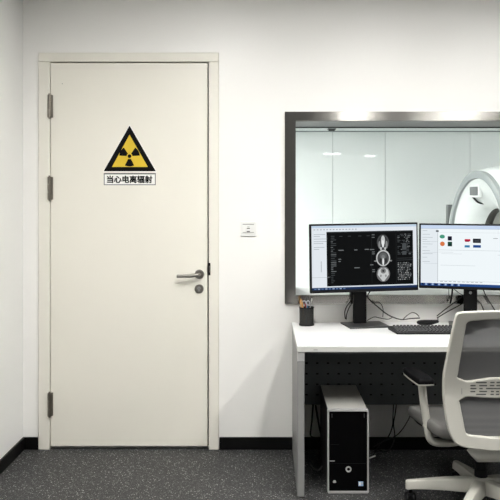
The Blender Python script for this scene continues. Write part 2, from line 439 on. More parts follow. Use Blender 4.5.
def sector(a0, a1, r0, r1, n=12):
    A = [(cx + r1*math.cos(R(a0+(a1-a0)*i/n)), cz + r1*math.sin(R(a0+(a1-a0)*i/n))) for i in range(n+1)]
    B = [(cx + r0*math.cos(R(a0+(a1-a0)*i/n)), cz + r0*math.sin(R(a0+(a1-a0)*i/n))) for i in range(n, -1, -1)]
    return A + B
for a in (-90, 30, 150): flat(m, [sector(a-27, a+27, 2.9*pu, 10.3*pu)], -.0021, .0004)
flat(m, [[(cx + 1.9*pu*math.cos(2*PI*i/20), cz + 1.9*pu*math.sin(2*PI*i/20)) for i in range(20)]], -.0021, .0004)
m.build('trefoil', M['sign_black'], t)
m = MB()
x0, z0 = SP(103.8, 185.2); x1, z1 = SP(155.8, 173.0)
flat(m, [[(x0, z0), (x1, z0), (x1, z1), (x0, z1)]], 0, .001)
m.build('text_plate', M['sign_grey'], t)
m = MB(); e = .9*pu; flat(m, [[(x0+e, z0+e), (x1-e, z0+e), (x1-e, z1-e*1.6), (x0+e, z1-e*1.6)]], -.001, .0004); m.build('text_field', M['sign_white'], t)
v, f = text_mesh('\u5f53\u5fc3\u7535\u79bb\u8f90\u5c04', .047, .0002, .0016)
xs = [p[0] for p in v]; ys = [p[1] for p in v]; W = max(xs)-min(xs); H = max(ys)-min(ys)
tw, th_ = 45.5*pu, 7.6*pu; mx0 = (max(xs)+min(xs))/2; my0 = (max(ys)+min(ys))/2; _, zc = SP(0, 179.3)
m = MB(); add_vf(m, v, f, lambda x, y, z: ((x-mx0)*tw/W, -.0017 + z, zc + (y-my0)*th_/H)); m.build('lettering', M['sign_black'], t, smooth=False)

# wall switch
sxw, _, szw = P(248.4, 236, YW)
t = thing('wall_switch', (sxw, YW, szw), 'small square white wall switch between the door and the window', 'wall switch')
m = MB().box(-.045, .045, -.009, 0, -.002, .085); m.build('plate', M['white'], t, bevel=.003, seg=3)
m = MB().box(-.034, .034, -.013, -.008, .012, .072); m.build('rocker', M['white'], t, bevel=.002)
for za, zb in ((.066, .071), (.019, .023)): MB().box(-.033, .033, -.0136, -.0125, za, zb).build('groove', M['mark_grey'], t)
for za, zb in ((.042, .047), (.024, .030)): MB().box(-.009, .009, -.0136, -.0125, za, zb).build('symbol', M['mark_dark'], t)
m = MB().box(-.007, .007, -.0136, -.0125, .052, .055); m.build('symbol', M['mark_grey'], t)

# ------------------------------------------------------------------ window
wd = thing('window_1', (WX0, YW, WZ0), 'wide steel framed observation window between the two rooms', 'window', kind='structure')
def wpart(name, mb, mats, **k): return world_mesh(mb, wd).build(name, mats, wd, **k)
FW = .059; OX0, OX1, OZ0, OZ1 = WX0-FW, WX1+FW, WZ0-.05, WZ1+.052
fy0 = YW - .020
def mitre(p_out0, p_out1, p_in1, p_in0):
    m = MB(); n = 0
    fr = [(p[0], fy0, p[1]) for p in (p_out0, p_out1, p_in1, p_in0)]; bk = [(p[0], YW, p[1]) for p in (p_out0, p_out1, p_in1, p_in0)]
    m.v = fr + bk
    for f in ((0,1,2,3),(7,6,5,4),(0,4,5,1),(1,5,6,2),(2,6,7,3),(3,7,4,0)): m.f.append(f); m.m.append(0)
    return m
g = .001
I = [(WX0, WZ0), (WX1, WZ0), (WX1, WZ1), (WX0, WZ1)]; O = [(OX0, OZ0), (OX1, OZ0), (OX1, OZ1), (OX0, OZ1)]
for i in range(4):
    j = (i+1) % 4
    wpart('window_frame', mitre(O[i], O[j], I[j], I[i]), M['steel'], smooth=False)
m = MB(); th = .004
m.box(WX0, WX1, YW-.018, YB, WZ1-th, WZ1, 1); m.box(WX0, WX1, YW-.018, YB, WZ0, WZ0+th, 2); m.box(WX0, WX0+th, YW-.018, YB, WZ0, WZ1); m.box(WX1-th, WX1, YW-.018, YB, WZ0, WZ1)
wpart('reveal_lining', m, [M['steel'], M['steel_shaded'], M['sill']])
m = MB()
for y in (YB-.03,):
    m.box(WX0+th, WX1-th, y-.012, y+.012, WZ1-.009, WZ1-th); m.box(WX0+th, WX0+.012, y-.012, y+.012, WZ0+th, WZ1-.02)
wpart('glazing_bead', m, M['black'])
m = MB().box(WX0+.003, WX1-.003, YB-.036, YB-.026, WZ0+.003, WZ1-.003); wpart('glass_pane', m, M['glass'])

# ------------------------------------------------------------------ CT scanner
ga = R(84); GC = Vector((2.04, 7.0, 0))
t = thing('ct_scanner', GC, 'white ring shaped scanner standing behind the window glass', 'medical scanner', rz=0)
dv = Vector((math.cos(ga), -math.sin(ga), 0)); bv = Vector((math.sin(ga), math.cos(ga), 0))
def gring(hw, zc, ht, hb, e, wv, n=72):
    out = []
    for i in range(n):
        a = 2*PI*i/n; ca, sa = math.cos(a), math.sin(a)
        u = hw * math.copysign(abs(ca)**(2/e), ca); hh = ht if sa > 0 else hb
        out.append(dv*u + bv*wv + Vector((0, 0, zc + hh*math.copysign(abs(sa)**(2/e), sa))))
    return out
zc = 1.0; RO = .73
m = MB().loft([gring(RO, zc, RO, RO, 2, .02), gring(.92, zc, RO+.015, .84, 2.0, .04), gring(1.03, zc, .755, .92, 2.1, .10), gring(1.05, zc, .785, .95, 2.3, .24),
               gring(1.05, zc, .80, .98, 2.5, .40), gring(1.05, zc, .80, .98, 2.5, .75), gring(1.0, zc, .77, .95, 2.4, .90), gring(.37, zc, .37, .37, 2, .95)], 0, False, False)
m.build('body', M['gantry'], t, angle=60)
m = MB().loft([gring(RO, zc, RO, RO, 2, .02), gring(RO, zc, RO, RO, 2, -.02), gring(RO-.02, zc, RO-.02, RO-.02, 2, -.03), gring(RO-.07, zc, RO-.07, RO-.07, 2, -.025), gring(RO-.075, zc, RO-.075, RO-.075, 2, .01)], 0, False, False)
m.build('arch_trim', M['gantry_band'], t, angle=50)
m = MB().loft([gring(RO-.075, zc, RO-.075, RO-.075, 2, .0), gring(.60, zc, .60, .60, 2, .02), gring(.52, zc, .52, .52, 2, .05), gring(.45, zc, .45, .45, 2, .095), gring(.40, zc, .40, .40, 2, .15), gring(.37, zc, .37, .37, 2, .20)], 0, False, False)
m.build('funnel', M['gantry'], t, angle=60)
m = MB().loft([gring(.37, zc, .37, .37, 2, .20), gring(.36, zc, .36, .36, 2, .21), gring(.36, zc, .36, .36, 2, .27), gring(.37, zc, .37, .37, 2, .28), gring(.37, zc, .37, .37, 2, .95)], [0, 0, 0, 1], False, False)
m.build('bore', [M['gantry_dark'], M['gantry_in']], t, angle=50)
def gbox(name, u0, u1, w0, w1, z0, z1, mt, bevel=.004):
    m = MB().box(u0, u1, w0, w1, z0, z1); m.v = [tuple(dv*u + bv*wv + Vector((0,0,z))) for u, wv, z in m.v]
    return m.build(name, mt, t, bevel=bevel)
gbox('display', -.235, -.045, .012, .05, zc+.495, zc+.580, M['gantry_grey'])
gbox('display_bezel', -.265, -.02, .018, .05, zc+.475, zc+.600, M['gantry'])
gbox('control_panel', -1.07, -.99, .07, .14, zc+.14, zc+.40, M['gantry_grey'], .01)
m = MB().tube([dv*-.22 + bv*.04 + Vector((0,0,zc+.48)), dv*-.17 + bv*.07 + Vector((0,0,zc+.43)), dv*-.14+bv*.12+Vector((0,0,zc+.415))], .010, n=8); m.build('laser_arm', M['black'], t)
gbox('base', -.80, .80, .15, .85, 0.0, .10, M['gantry_band'], .02)

# ------------------------------------------------------------------ desk
DX, DY0, DY1, DZ = .156, 3.55, 4.235, .74
DW = 1.70
t = desk = thing('desk', (DX, DY0, 0), 'white desk with grey side panels and dark perforated back panel under the window', 'desk')
L = DY1 - DY0
m = MB().box(0, DW, 0, L, DZ-.006, DZ, 0).box(0.0005, DW-.0005, .0005, L-.0005, DZ-.030, DZ-.006, 1)
m.build('desktop', [M['desk_white'], M['desk_edge']], t, bevel=.0015)
for x in (0.002, DW-.036):
    m = MB().box(x, x+.034, .004, L-.01, .005, DZ-.031); sp = m.build('side_panel', M['desk_leg'], t, bevel=.002)
    MB().box(x-.0005, x+.0345, .0025, .006, DZ-.075, DZ-.032).build('bracket', M['silver'], sp)
    for yy in (.06, L-.07): MB().cyl((x+.017, yy, 0), (x+.017, yy, .006), .015, n=16).build('foot', M['black'], sp)
m = MB(); y0, y1 = 4.150-DY0, 4.153-DY0
hx0, hst, hw, hh = P(306.6, 0, 4.15)[0]-DX, .0609, .007, .005
rows = [P(0, yy, 4.15)[2] for yy in (363.2, 373.9, 384.4, 394.8)]
X0, X1, Z0, Z1 = .038, DW-.038, .289, DZ-.032
zs = [Z1]
for z in rows:
    m.box(X0, X1, y0, y1, z+hh, zs[-1]); zs.append(z-hh)
    x = X0; k = 0
    while hx0 + k*hst < X1 - .02:
        c_ = hx0 + k*hst; m.box(x, c_-hw, y0, y1, z-hh, z+hh); x = c_+hw; k += 1
    m.box(x, X1, y0, y1, z-hh, z+hh)
m.box(X0, X1, y0, y1, Z0, zs[-1])
m.box(X0, X1, y0, y0+.02, Z0-.002, Z0)
m.box(X0, X1, y1+.001, y1+.003, Z0+.02, Z1, 1)  # black sheet added behind the holes, standing in for their shade
m.build('perforated_panel', [M['peg'], M['black']], t, smooth=False)
MB().box(X0, X1, .03, .06, DZ-.045, DZ-.031).build('front_rail', M['peg'], t, bevel=.001)
MB().box(.080, .100, -.0012, .001, DZ-.021, DZ-.016).build('edge_label', M['mark_grey'], t)

# ------------------------------------------------------------------ monitors
def monitor(name, label, cx, cy, rz, wd_, zb, zt, roll, bez, base, base_rz, pole, group='monitors on the desk'):
    t = thing(name, (cx, cy, DZ), label, 'monitor', group, rz)
    H = zt - zb; zo = zb - DZ
    b = MB().box(-wd_/2, wd_/2, 0, .018, 0, H)
    b.box(-wd_/2+.06, wd_/2-.06, .018, .038, .06, H-.06)
    hs = b.build('housing', M['black'], t, bevel=.004, seg=2); hs.location = (0, 0, zo); hs.rotation_euler = (0, roll, 0)
    bl, br, bb, bt = bez
    sw, sh = wd_-bl-br, H-bb-bt
    # screen in unit coordinates, faces stacked a hair apart
    sm = MB(); mats = []
    def mi(m_):
        if m_ not in mats: mats.append(m_)
        return mats.index(m_)
    lay = [0]
    def rect(u0, v0, u1, v1, mm, lvl=1):
        y = -.0012 - .0001*lvl
        p = lambda u, v: (-wd_/2+bl+u*sw, y, bb+(1-v)*sh)
        sm.quad([p(u0, v1), p(u1, v1), p(u1, v0), p(u0, v0)], mi(mm))
    def ell(u, v, ru, rv, mm, lvl=1, n=22, fn=None):
        y = -.0012 - .0001*lvl
        pts = []
        for i in range(n):
            a = 2*PI*i/n; k = fn(a) if fn else 1
            pts.append((-wd_/2+bl+(u+ru*k*math.cos(a))*sw, y, bb+(1-(v-rv*k*math.sin(a)))*sh))
        sm.quad(pts, mi(mm))
    sm.box(-wd_/2+bl, wd_/2-br, -.0012, .001, bb, H-bt, mi(M['gloss_black']))
    return t, hs, sm, mats, rect, ell, base, base_rz, pole
def stand(t, base, base_rz, pole, zhead, ptop=.30):
    # base plate and column given in world coordinates, turned into the monitor's own frame
    inv = Matrix.Rotation(-t.rotation_euler.z, 4, 'Z') @ Matrix.Translation(-t.location)
    bx, by, bw, bd = base
    o = MB().box(-bw/2, bw/2, -bd/2, bd/2, .0005, .009).build('base_plate', M['base_grey'], t, bevel=.003)
    p = inv @ Vector((bx, by, DZ)); o.location = p; o.rotation_euler = (0, 0, base_rz - t.rotation_euler.z)
    px, py = pole; p = inv @ Vector((px, py, DZ))
    c = MB().box(-.037, .037, -.012, .016, .008, ptop).build('column', M['black'], t, bevel=.004)
    c.location = p; c.rotation_euler = (0, 0, base_rz - t.rotation_euler.z)
    MB().box(-.03, .03, .018, p.y, zhead-.04, zhead+.04).build('hinge_arm', M['black'], t, bevel=.003).location = (p.x*.5, 0, 0)
    return c
RZ1 = R(8.4)
t, hs, sm, mats, rect, ell, *_ = monitor('monitor', 'black monitor showing head scan images on a dark screen', .548, 4.0, RZ1, .613, .9465, 1.3225, R(-.75), (.011, .009, .017, .010), None, 0, None)
Wt = E(226, 232, 238); Dk = E(9, 11, 12); G1 = E(120, 124, 126); G2 = E(70, 74, 76); Bl = E(28, 48, 84); Lb = E(196, 214, 232)
rect(0, 0, 1, 1, Wt, 1)
rect(0, 0, 1, .035, Lb, 2)
for i in range(14): rect(.02+.03*i, .055, .036+.03*i, .066, E(150, 158, 166), 2)
for k, (v, u1) in enumerate(((.13, .13), (.16, .08), (.20, .15), (.24, .14), (.27, .11), (.33, .12), (.36, .07))): rect(.02, v, u1, v+.008, E(170, 178, 186), 2)
rect(.085, .55, .09, .72, E(150, 156, 160), 2); rect(0.0, .80, .17, .805, E(180, 186, 190), 2)
rect(.140, .095, .965, .945, Dk, 2)
rect(.140, .095, .965, .115, E(36, 40, 42), 3)
random.seed(11)
for i in range(26):
    v = .16 + .029*i
    rect(.18, v, .18+random.choice((.02, .035, .05)), v+.009, random.choice((G1, G2, G2)), 3)
for u in (.26, .34, .44, .52): rect(u, .165, u+.03, .172, G2, 3)
for (u, v, w_) in ((.25, .38, .05), (.40, .38, .03), (.50, .375, .04), (.40, .66, .05), (.55, .62, .03), (.25, .52, .025), (.25, .555, .02), (.55, .38, .04)): rect(u, v, u+w_, v+.012, G1, 3)
rect(.565, .14, .567, .92, E(46, 50, 52), 3); rect(.80, .14, .802, .92, E(46, 50, 52), 3)
for v in (.15, .19, .42, .45, .70, .73): rect(.57, v, .595, v+.01, G1, 3)
for i in range(14):
    v = .15 + .024*i; u = .815
    while u < .925:
        w_ = random.choice((.012, .02, .03)); rect(u, v, min(u+w_, .955), v+.010, random.choice((G1, G2, G2, Dk)), 3); u += w_ + .012
for (u0, v0, u1, v1) in ((.86, .30, .90, .40), (.86, .42, .90, .48), (.81, .53, .955, .535), (.81, .56, .955, .565)): rect(u0, v0, u1, v1, G2, 4)
for i in range(11):
    v = .60 + .026*i; u = .815
    while u < .935:
        w_ = random.choice((.008, .014)); rect(u, v, u+w_, v+.015, random.choice((G1, E(150, 152, 152), G2)), 3); u += w_ + .008
A = E(96, 96, 97); B = E(196, 198, 198); C_ = E(44, 45, 46); D_ = E(136, 138, 138)
# three head slices in a column
u0 = .675
hd = lambda u, v, ru, rv, mm, lvl=1: ell(u, v + .014, ru, rv, mm, lvl)
hd(u0, .258, .060, .125, C_, 4); hd(u0, .262, .056, .115, E(74, 75, 76), 5); hd(u0, .262, .048, .100, E(56, 57, 58), 6)
for s_ in (-1, 1): hd(u0+s_*.034, .30, .010, .06, D_, 7); hd(u0+s_*.020, .36, .008, .025, B, 7)
hd(u0, .235, .019, .080, B, 8); hd(u0, .285, .011, .060, E(228, 230, 230), 9)
hd(u0, .510, .067, .128, B, 4); hd(u0, .513, .056, .110, E(70, 71, 72), 5); hd(u0, .475, .034, .05, E(92, 94, 94), 6)
hd(u0, .565, .009, .060, E(228, 230, 230), 7); hd(u0, .492, .018, .034, E(120, 122, 122), 7); hd(u0-.026, .55, .010, .04, E(42, 43, 44), 6); hd(u0+.026, .55, .010, .04, E(42, 43, 44), 6)
for s_ in (-1, 1): hd(u0+s_*.074, .555, .012, .012, D_, 4)
hd(u0, .762, .064, .122, E(110, 110, 111), 4)
sm.quad([(-.613/2+.011+(u)*.593, -.0018, .017+(1-v-.014)*.346) for u, v in ((u0-.054, .77), (u0-.008, .872), (u0+.008, .872), (u0+.054, .77), (u0+.045, .695), (u0+.02, .665), (u0-.02, .665), (u0-.045, .695))], mats.index(B))
hd(u0, .712, .026, .042, E(120, 121, 121), 7); hd(u0, .712, .010, .018, C_, 8); hd(u0-.024, .79, .008, .02, D_, 7); hd(u0+.024, .79, .008, .02, D_, 7)
rect(0, .962, 1, 1, Bl, 2); rect(0, .962, 1, .968, E(70, 96, 130), 3)
for i in range(9): rect(.02+.034*i, .975, .040+.034*i, .992, E(150, 170, 200) if i % 2 else E(90, 120, 160), 3)
sc = sm.build('screen', mats, hs, smooth=False)
cl = stand(t, (.566, 4.125, .236, .185), R(11), (.541, 4.165), .27)
MB().box(-.052, -.036, .004, .03, .165, .215).build('cable_clip', M['black'], cl)

RZ2 = R(-15)
t, hs, sm, mats, rect, ell, *_ = monitor('monitor', 'black monitor showing a bright white program window with small coloured tiles', 1.153, 4.005, RZ2, .605, .957, 1.3185, R(.2), (.010, .010, .016, .009), None, 0, None)
Wt2 = E(240, 247, 250)
rect(0, 0, 1, 1, Wt2, 1); rect(0, 0, 1, .055, E(200, 216, 240), 2); rect(0, .055, 1, .06, E(178, 190, 205), 2)
rect(.0, .06, .155, .945, E(228, 235, 240), 2); rect(.155, .075, .159, .94, E(168, 174, 178), 3)
for i, v in enumerate((.09, .15, .20, .235, .27, .31, .36, .42, .47, .53, .60)): rect(.015, v, .06+.05*((i*7) % 3)/2, v+.006, E(168, 176, 182), 3)
for v in (.24, .42, .60): rect(.03, v+.03, .155, v+.034, E(186, 194, 200), 3)
rect(.14, .085, .165, .11, E(60, 66, 72), 4)
rect(.165, .115, 1, .118, E(200, 206, 210), 3); rect(.165, .405, 1, .409, E(176, 184, 188), 3)
ell(.198, .187, .024, .032, E(70, 150, 124), 3); ell(.200, .307, .022, .038, E(216, 120, 70), 3)
rect(.249, .18, .287, .25, E(60, 40, 80), 3); ell(.268, .215, .017, .036, E(24, 26, 42), 4); rect(.249, .27, .289, .345, E(12, 50, 44), 3); rect(.255, .28, .283, .30, E(30, 80, 60), 4)
rect(.403, .222, .455, .259, E(196, 40, 74), 3); rect(.408, .242, .444, .267, E(150, 26, 50), 4)
rect(.478, .212, .550, .282, E(22, 26, 34), 3); rect(.492, .229, .538, .265, E(60, 64, 70), 4)
rect(.403, .322, .450, .359, E(50, 124, 172), 3); rect(.480, .317, .550, .359, E(26, 70, 140), 3)
rect(.66, .20, .70, .21, E(160, 166, 170), 3); rect(.75, .25, .80, .26, E(120, 126, 130), 3); rect(.76, .36, .79, .37, E(150, 156, 160), 3)
rect(.19, .465, .38, .470, E(206, 212, 216), 3); rect(.165, .44, .30, .445, E(200, 206, 210), 3); rect(.18, .655, .50, .660, E(196, 204, 208), 3)
rect(.70, .47, .95, .476, E(200, 206, 210), 3); rect(.165, .91, 1, .914, E(180, 186, 190), 3)
for i in range(10): rect(.18+.04*i, .922, .205+.04*i, .93, E(150, 156, 160), 3)
rect(0, .957, 1, 1, E(36, 72, 132), 2)
for i in range(12): rect(.012+.030*i, .962, .030+.030*i, .990, E(18, 30, 60) if i % 2 == 0 else E(160, 180, 210), 3)
sc = sm.build('screen', mats, hs, smooth=False)
cl = stand(t, (1.155, 4.135, .22, .165), R(-12), (1.166, 4.145), .27)
MB().lathe([(0, 0), (.0085, 0), (.0085, -.002), (0, -.002)], (0, -.012, .185), 20, axis='y').build('badge', M['silver'], cl)

# ------------------------------------------------------------------ keyboard
t = thing('keyboard', (.673, 3.852, DZ), 'black keyboard lying on the white desk before the monitors', 'keyboard')
m = MB().loft([[(0.022,0,.001),(.44,0,.001),(.44,.145,.001),(0,.145,.001)], [(0.022,0,.010),(.44,0,.010),(.44,.145,.022),(0,.145,.022)]])
m.build('keyboard_body', M['black'], t, bevel=.003)
kz = lambda y: .010 + .012*y/.145
keys = []
for r in range(6):
    y = .010 + r*.0215 + (.003 if r == 5 else 0); x = .024; n = 0
    while x < .425:
        w_ = .0155 if not (r == 0 and n == 3) else .11
        if r in (1, 2, 3) and n == 0: w_ = .024
        n += 1
        if x + w_ > .43: break
        keys.append((x, y, w_)); x += w_ + .0035
keys.sort()
def key_into(m, x, y, w_):
    m.loft([[(x,y,kz(y)-.001),(x+w_,y,kz(y)-.001),(x+w_,y+.0165,kz(y+.0165)-.001),(x,y+.0165,kz(y+.0165)-.001)],
            [(x+.002,y+.002,kz(y)+.007),(x+w_-.002,y+.002,kz(y)+.007),(x+w_-.002,y+.0145,kz(y+.0165)+.007),(x+.002,y+.0145,kz(y+.0165)+.007)]])
for kx in keys[:100]:
    m = MB(); key_into(m, *kx); m.build('key', M['key'], t, smooth=False)
m = MB()
for kx in keys[100:]: key_into(m, *kx)
if m.v: tag(m.build('keys', M['key'], t, smooth=False), kind='stuff')

# ------------------------------------------------------------------ pen cup and pens
pcx, pcy = (306.6-265)*4.14/FPX, 4.145
t = thing('pen_holder', (pcx, pcy, DZ), 'black round wire mesh pen holder at the left end of the desk', 'pen holder')
CR, CH = .041, .103
MB().lathe([(CR-.001, .006), (CR, CH-.003)], n=40, cap=False).build('mesh_wall', M['cup_mesh'], t)
m = MB().lathe([(0, 0), (CR+.002, 0), (CR+.002, .008), (CR-.003, .010), (0, .010)], n=40); m.build('base', M['black'], t)
m = MB()
NR = 40
for i in range(NR+1):
    pass
m.lathe([(CR-.002, CH-.006), (CR+.002, CH-.006), (CR+.002, CH), (CR-.002, CH), (CR-.002, CH-.006)], n=40, cap=False); m.build('rim', M['black'], t)
def pen(name, label, cat, x0, y0, x1, y1, ln, r, mats, kind='pen'):
    b = Vector((pcx+x0, pcy+y0, DZ+.013)); e = Vector((pcx+x1, pcy+y1, DZ+CH)); dd = (e-b).normalized()
    t = thing(name, b, label, cat, 'pens in the mesh cup')
    dl = dd*ln; z0 = Vector((0,0,0))
    MB().cyl(dd*.012, dl-dd*.014, r, n=12).build('barrel', mats[0], t)
    MB().cyl(z0, dd*.012, r*.3, r, n=12).build('tip', mats[1], t)
    MB().cyl(dl-dd*.014, dl, r*1.05, r*.8, n=12).build('cap', mats[2], t)
    return t
pen('pencil', 'orange pencil standing at the left side of the mesh cup', 'pencil', -.010, -.004, -.022, -.006, .133, .0042, (M['orange'], M['wood'], M['wood']))
pen('pencil', 'pale wooden pencil leaning furthest left in the mesh cup', 'pencil', -.016, .010, -.031, .008, .127, .0042, (M['wood'], M['wood'], M['orange']))
pen('pencil', 'tan pencil in the middle of the two other pencils in the cup', 'pencil', -.012, .004, -.026, .014, .138, .0040, (M['wood'], M['wood'], M['orange']))
pen('pen', 'slim silver pen sticking up at the right of the cup', 'pen', .004, 0, .021, .002, .140, .0035, (M['silver'], M['black'], M['white']))
pen('pen', 'red pen standing in the middle of the mesh cup', 'pen', .010, -.016, -.006, -.010, .112, .0045, (M['red'], M['black'], M['red']))
pen('pen', 'blue pen standing low in the mesh cup', 'pen', -.002, -.022, .004, -.026, .100, .0045, (M['blue'], M['blue'], M['blue']))
pen('pen', 'black pen leaning across the mesh cup', 'pen', .014, -.012, -.012, -.022, .116, .0045, (M['black'], M['black'], M['silver']))
t = thing('scissors', (pcx, pcy, DZ+.012), 'scissors with pale handles standing in the mesh cup', 'scissors')
for sgn in (-1, 1):
    m = MB(); cx_ = sgn*.011 - .002
    pts = [(cx_ + .009*math.cos(a), .010, .112 + .013*math.sin(a)) for a in [2*PI*i/14 for i in range(15)]]
    m.tube(pts, .003, n=8, sub=1); m.build('handle', M['lilac'], t)
m = MB().loft([[(-.004,.008,.0),(.004,.008,.0),(.004,.010,.0),(-.004,.010,.0)], [(-.007,.008,.100),(.005,.008,.100),(.005,.010,.100),(-.007,.010,.100)]]); m.build('blade', M['silver'], t)

# ------------------------------------------------------------------ computer tower
TX0, TX1, TY0, TY1, TZ = .3075, .5125, 3.598, 4.10, .416
t = thing('computer_tower', ((TX0+TX1)/2, TY0, 0), 'black fronted computer tower with silver edges on the floor under the desk', 'computer')
hw = (TX1-TX0)/2; D = TY1-TY0
m = MB().box(-hw+.003, hw-.003, .025, D, .014, TZ-.004, 0)
m.f_side = None
o = m.build('case', [M['case'], M['case_side']], t, bevel=.003)
for p in o.data.polygons:
    if abs(p.normal.x) > .9: p.material_index = 1
m = MB(); v, f = curve_mesh([rrect(-hw+.001, hw-.001, .004, TZ-.001, .010), rrect(-hw+.0075, hw-.0075, .014, TZ-.008, .004)], .014, .0008)
add_vf(m, v, f, lambda x, y, z: (x, .014+z, y)); m.build('front_frame', M['silver'], t)
m = MB().box(-hw+.007, hw-.007, .004, .024, .013, TZ-.007)
bz = m.build('front_bezel', M['gloss_black'], t, bevel=.003)
T = lambda px, py: ((px-265)*TY0/FPX - (TX0+TX1)/2, 1.45-(py-200)*TY0/FPX)
x, z = T(348.6, 469.4)
m = MB().lathe([(.008, 0), (.0145, 0), (.0145, -.0035), (.008, -.0035), (.008, 0)], (x, .004, z), 28, axis='y', cap=False)
m.build('power_button', M['silver'], t)
x, z = T(360.9, 484); m = MB().box(x-.012, x+.012, .003, .0045, z-.011, z+.011, 0).box(x-.009, x+.0, .0025, .003, z-.008, z+.008, 1).box(x+.003, x+.010, .0025, .003, z-.002, z+.007, 2)
m.build('sticker', [M['sticker_blue'], M['sign_white'], M['silver']], t)
x, z = T(334.6, 481.9); m = MB(); 
flat(m, [smooth_loop([(x-.007, z-.005), (x+.007, z-.005), (x+.006, z+.004), (x, z+.007), (x-.006, z+.004)], 4)], .004, .001); m.build('emblem', M['silver'], t)
m = MB().box(-hw+.010, -hw+.036, .0025, .0045, T(0, 461.2)[1]-.0015, T(0, 461.2)[1]+.0015); m.build('eject_button', M['silver'], t)
for zz, xe in ((T(0, 445)[1], -.045), (T(0, 464)[1], hw-.016)): MB().box(-hw+.016, xe, .0034, .0045, zz, zz+.0015).build('drive_slot', M['black'], t)
for s in (-1, 1):
    m = MB().box(s*(hw-.023)-.0015, s*(hw-.023)+.0015, .003, .0045, TZ-.040, TZ-.020); m.build('latch', M['base_grey'], t)
for sx_ in (-1, 1):
    for yy in (.05, D-.05): MB().cyl((sx_*(hw-.025), yy, 0), (sx_*(hw-.025), yy, .016), .012, n=16).build('foot', M['black'], t)

# ------------------------------------------------------------------ office chair
CX, CY = 1.006, 3.40
t = chair = thing('office_chair', (CX, CY, 0), 'pale grey swivel office chair with mesh back, seen from behind at the desk', 'office chair')
def backY(z):                    # depth of the back shell by height: lumbar forward, top reclined to the viewer
    z = max(.30, min(1.0, z))
    return 3.205 - .02*max(0, (z-.62))/.1*.0 - (.125*((z-.60)/.38)**1.3 if z > .60 else 0) - (.10*((.60-z)/.25)**2*.12 if z < .60 else 0)
def BP(px, py):
    z = .6
    for _ in range(8): z = 1.45 - (py-200)*backY(z)/FPX
    return ((px-265)*backY(z)/FPX - CX, z)
def sym(left):                   # left half outline, bottom centre to top centre -> closed loop
    return left + [(-x, z) for x, z in reversed(left)]
out = [BP(*p) for p in ((490, 450.6), (480, 449.5), (467, 447.8), (456.5, 444.2), (450.5, 436), (446.6, 422), (443.8, 404), (443.0, 388), (443.6, 374), (446.0, 361.5), (449.5, 344), (453.4, 326), (455.4, 317.2), (457.6, 313.3), (462.5, 312.0), (480, 311.2), (490, 310.8))]
up = [BP(*p) for p in ((490, 377.8), (480, 379.2), (467.5, 381), (462.5, 379.6), (457.2, 377.0), (458.2, 371), (461.5, 350), (465.3, 328.5), (466.2, 323.8), (469.6, 321.2), (480, 320.2), (490, 319.6))]
lo = [BP(*p) for p in ((490, 436.9), (480, 435.8), (469, 434.6), (465.2, 431.0), (462.6, 418), (459.6, 403), (459.2, 400.4), (463.0, 398), (467.5, 396.4), (480, 397.4), (490, 397.9))]
def soft(lp): return densify(lp, .012)
OUT, UP, LO = soft(smooth_loop(sym(out), 3)), soft(smooth_loop(sym(up), 3)), soft(smooth_loop(sym(lo), 3))
# slots of the lumbar plate: dark strips on its face, shade put into colour
slots = []
for row, (py, segs) in enumerate(((381.9, ((475.2, 486), (489.5, 499.0))), (385.0, ((469.6, 475), (478.5, 486.5), (489, 497))), (387.9, ((469.6, 475.8), (478.6, 482), (485.2, 492.7), (496.2, 499.6))), (390.9, ((469.6, 474.6), (478.5, 486.4), (490, 496.5))), (393.7, ((475.4, 485.4), (489.6, 499.0))))):
    for a, b_ in segs:
        x0, z = BP(a, py); x1, _ = BP(b_, py); x1 = min(x1, -.004)
        for s in (1, -1):
            xa, xb = (x0, x1) if s == 1 else (-x1, -x0)
            slots.append(rrect(xa, xb, z-.0028, z+.0028, .0025, 2))
x0, z0 = BP(460.6, 393.5); x1, z1 = BP(461.8, 383.5)
# the moulding: rim with one opening, then the plate across it
OPEN_LOOPS = [OUT, UP, LO]
v, f = curve_mesh(OPEN_LOOPS, .010, .006, 2, -.006)
m = MB()
# band of the rim behind the slot strips is left out by keeping it thin: the plate proper
def back_map(dy): return lambda x, y, z: (x, backY(y) + z - CY + dy, y)
add_vf(m, v, f, back_map(.006))
m.build('back_frame', M['chair'], t, angle=50)
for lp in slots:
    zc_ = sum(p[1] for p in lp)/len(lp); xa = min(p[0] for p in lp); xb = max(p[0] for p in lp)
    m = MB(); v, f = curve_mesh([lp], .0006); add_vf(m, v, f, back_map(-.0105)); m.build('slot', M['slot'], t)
for s in (-1, 1):
    m = MB().box(min(s*x0, s*x1), max(s*x0, s*x1), backY(.62)-CY-.0115, backY(.62)-CY-.009, z0, z1)
    m.build('lumbar_clip', M['mark_grey'], t)
def net_panel(lp, name, dy):
    xs = [p[0] for p in lp]; zs_ = [p[1] for p in lp]; m = MB()
    # rows of the panel follow the outline a little beyond it
    cxm = 0; cz_ = (min(zs_)+max(zs_))/2
    rings = []
    for k in (1.0, .8, .6, .4, .2, .02):
        rings.append([(x*(k*1.02 if k == 1 else k), 0, cz_ + (z-cz_)*(k*1.02 if k == 1 else k)) for x, z in lp])
    rings = [[(x, backY(z)-CY+dy, z) for x, _, z in r] for r in rings]
    m.loft(rings, 0, False, True); return m.build(name, M['net'], t)
net_panel(UP, 'upper_mesh', .008); net_panel(LO, 'lower_mesh', .008)

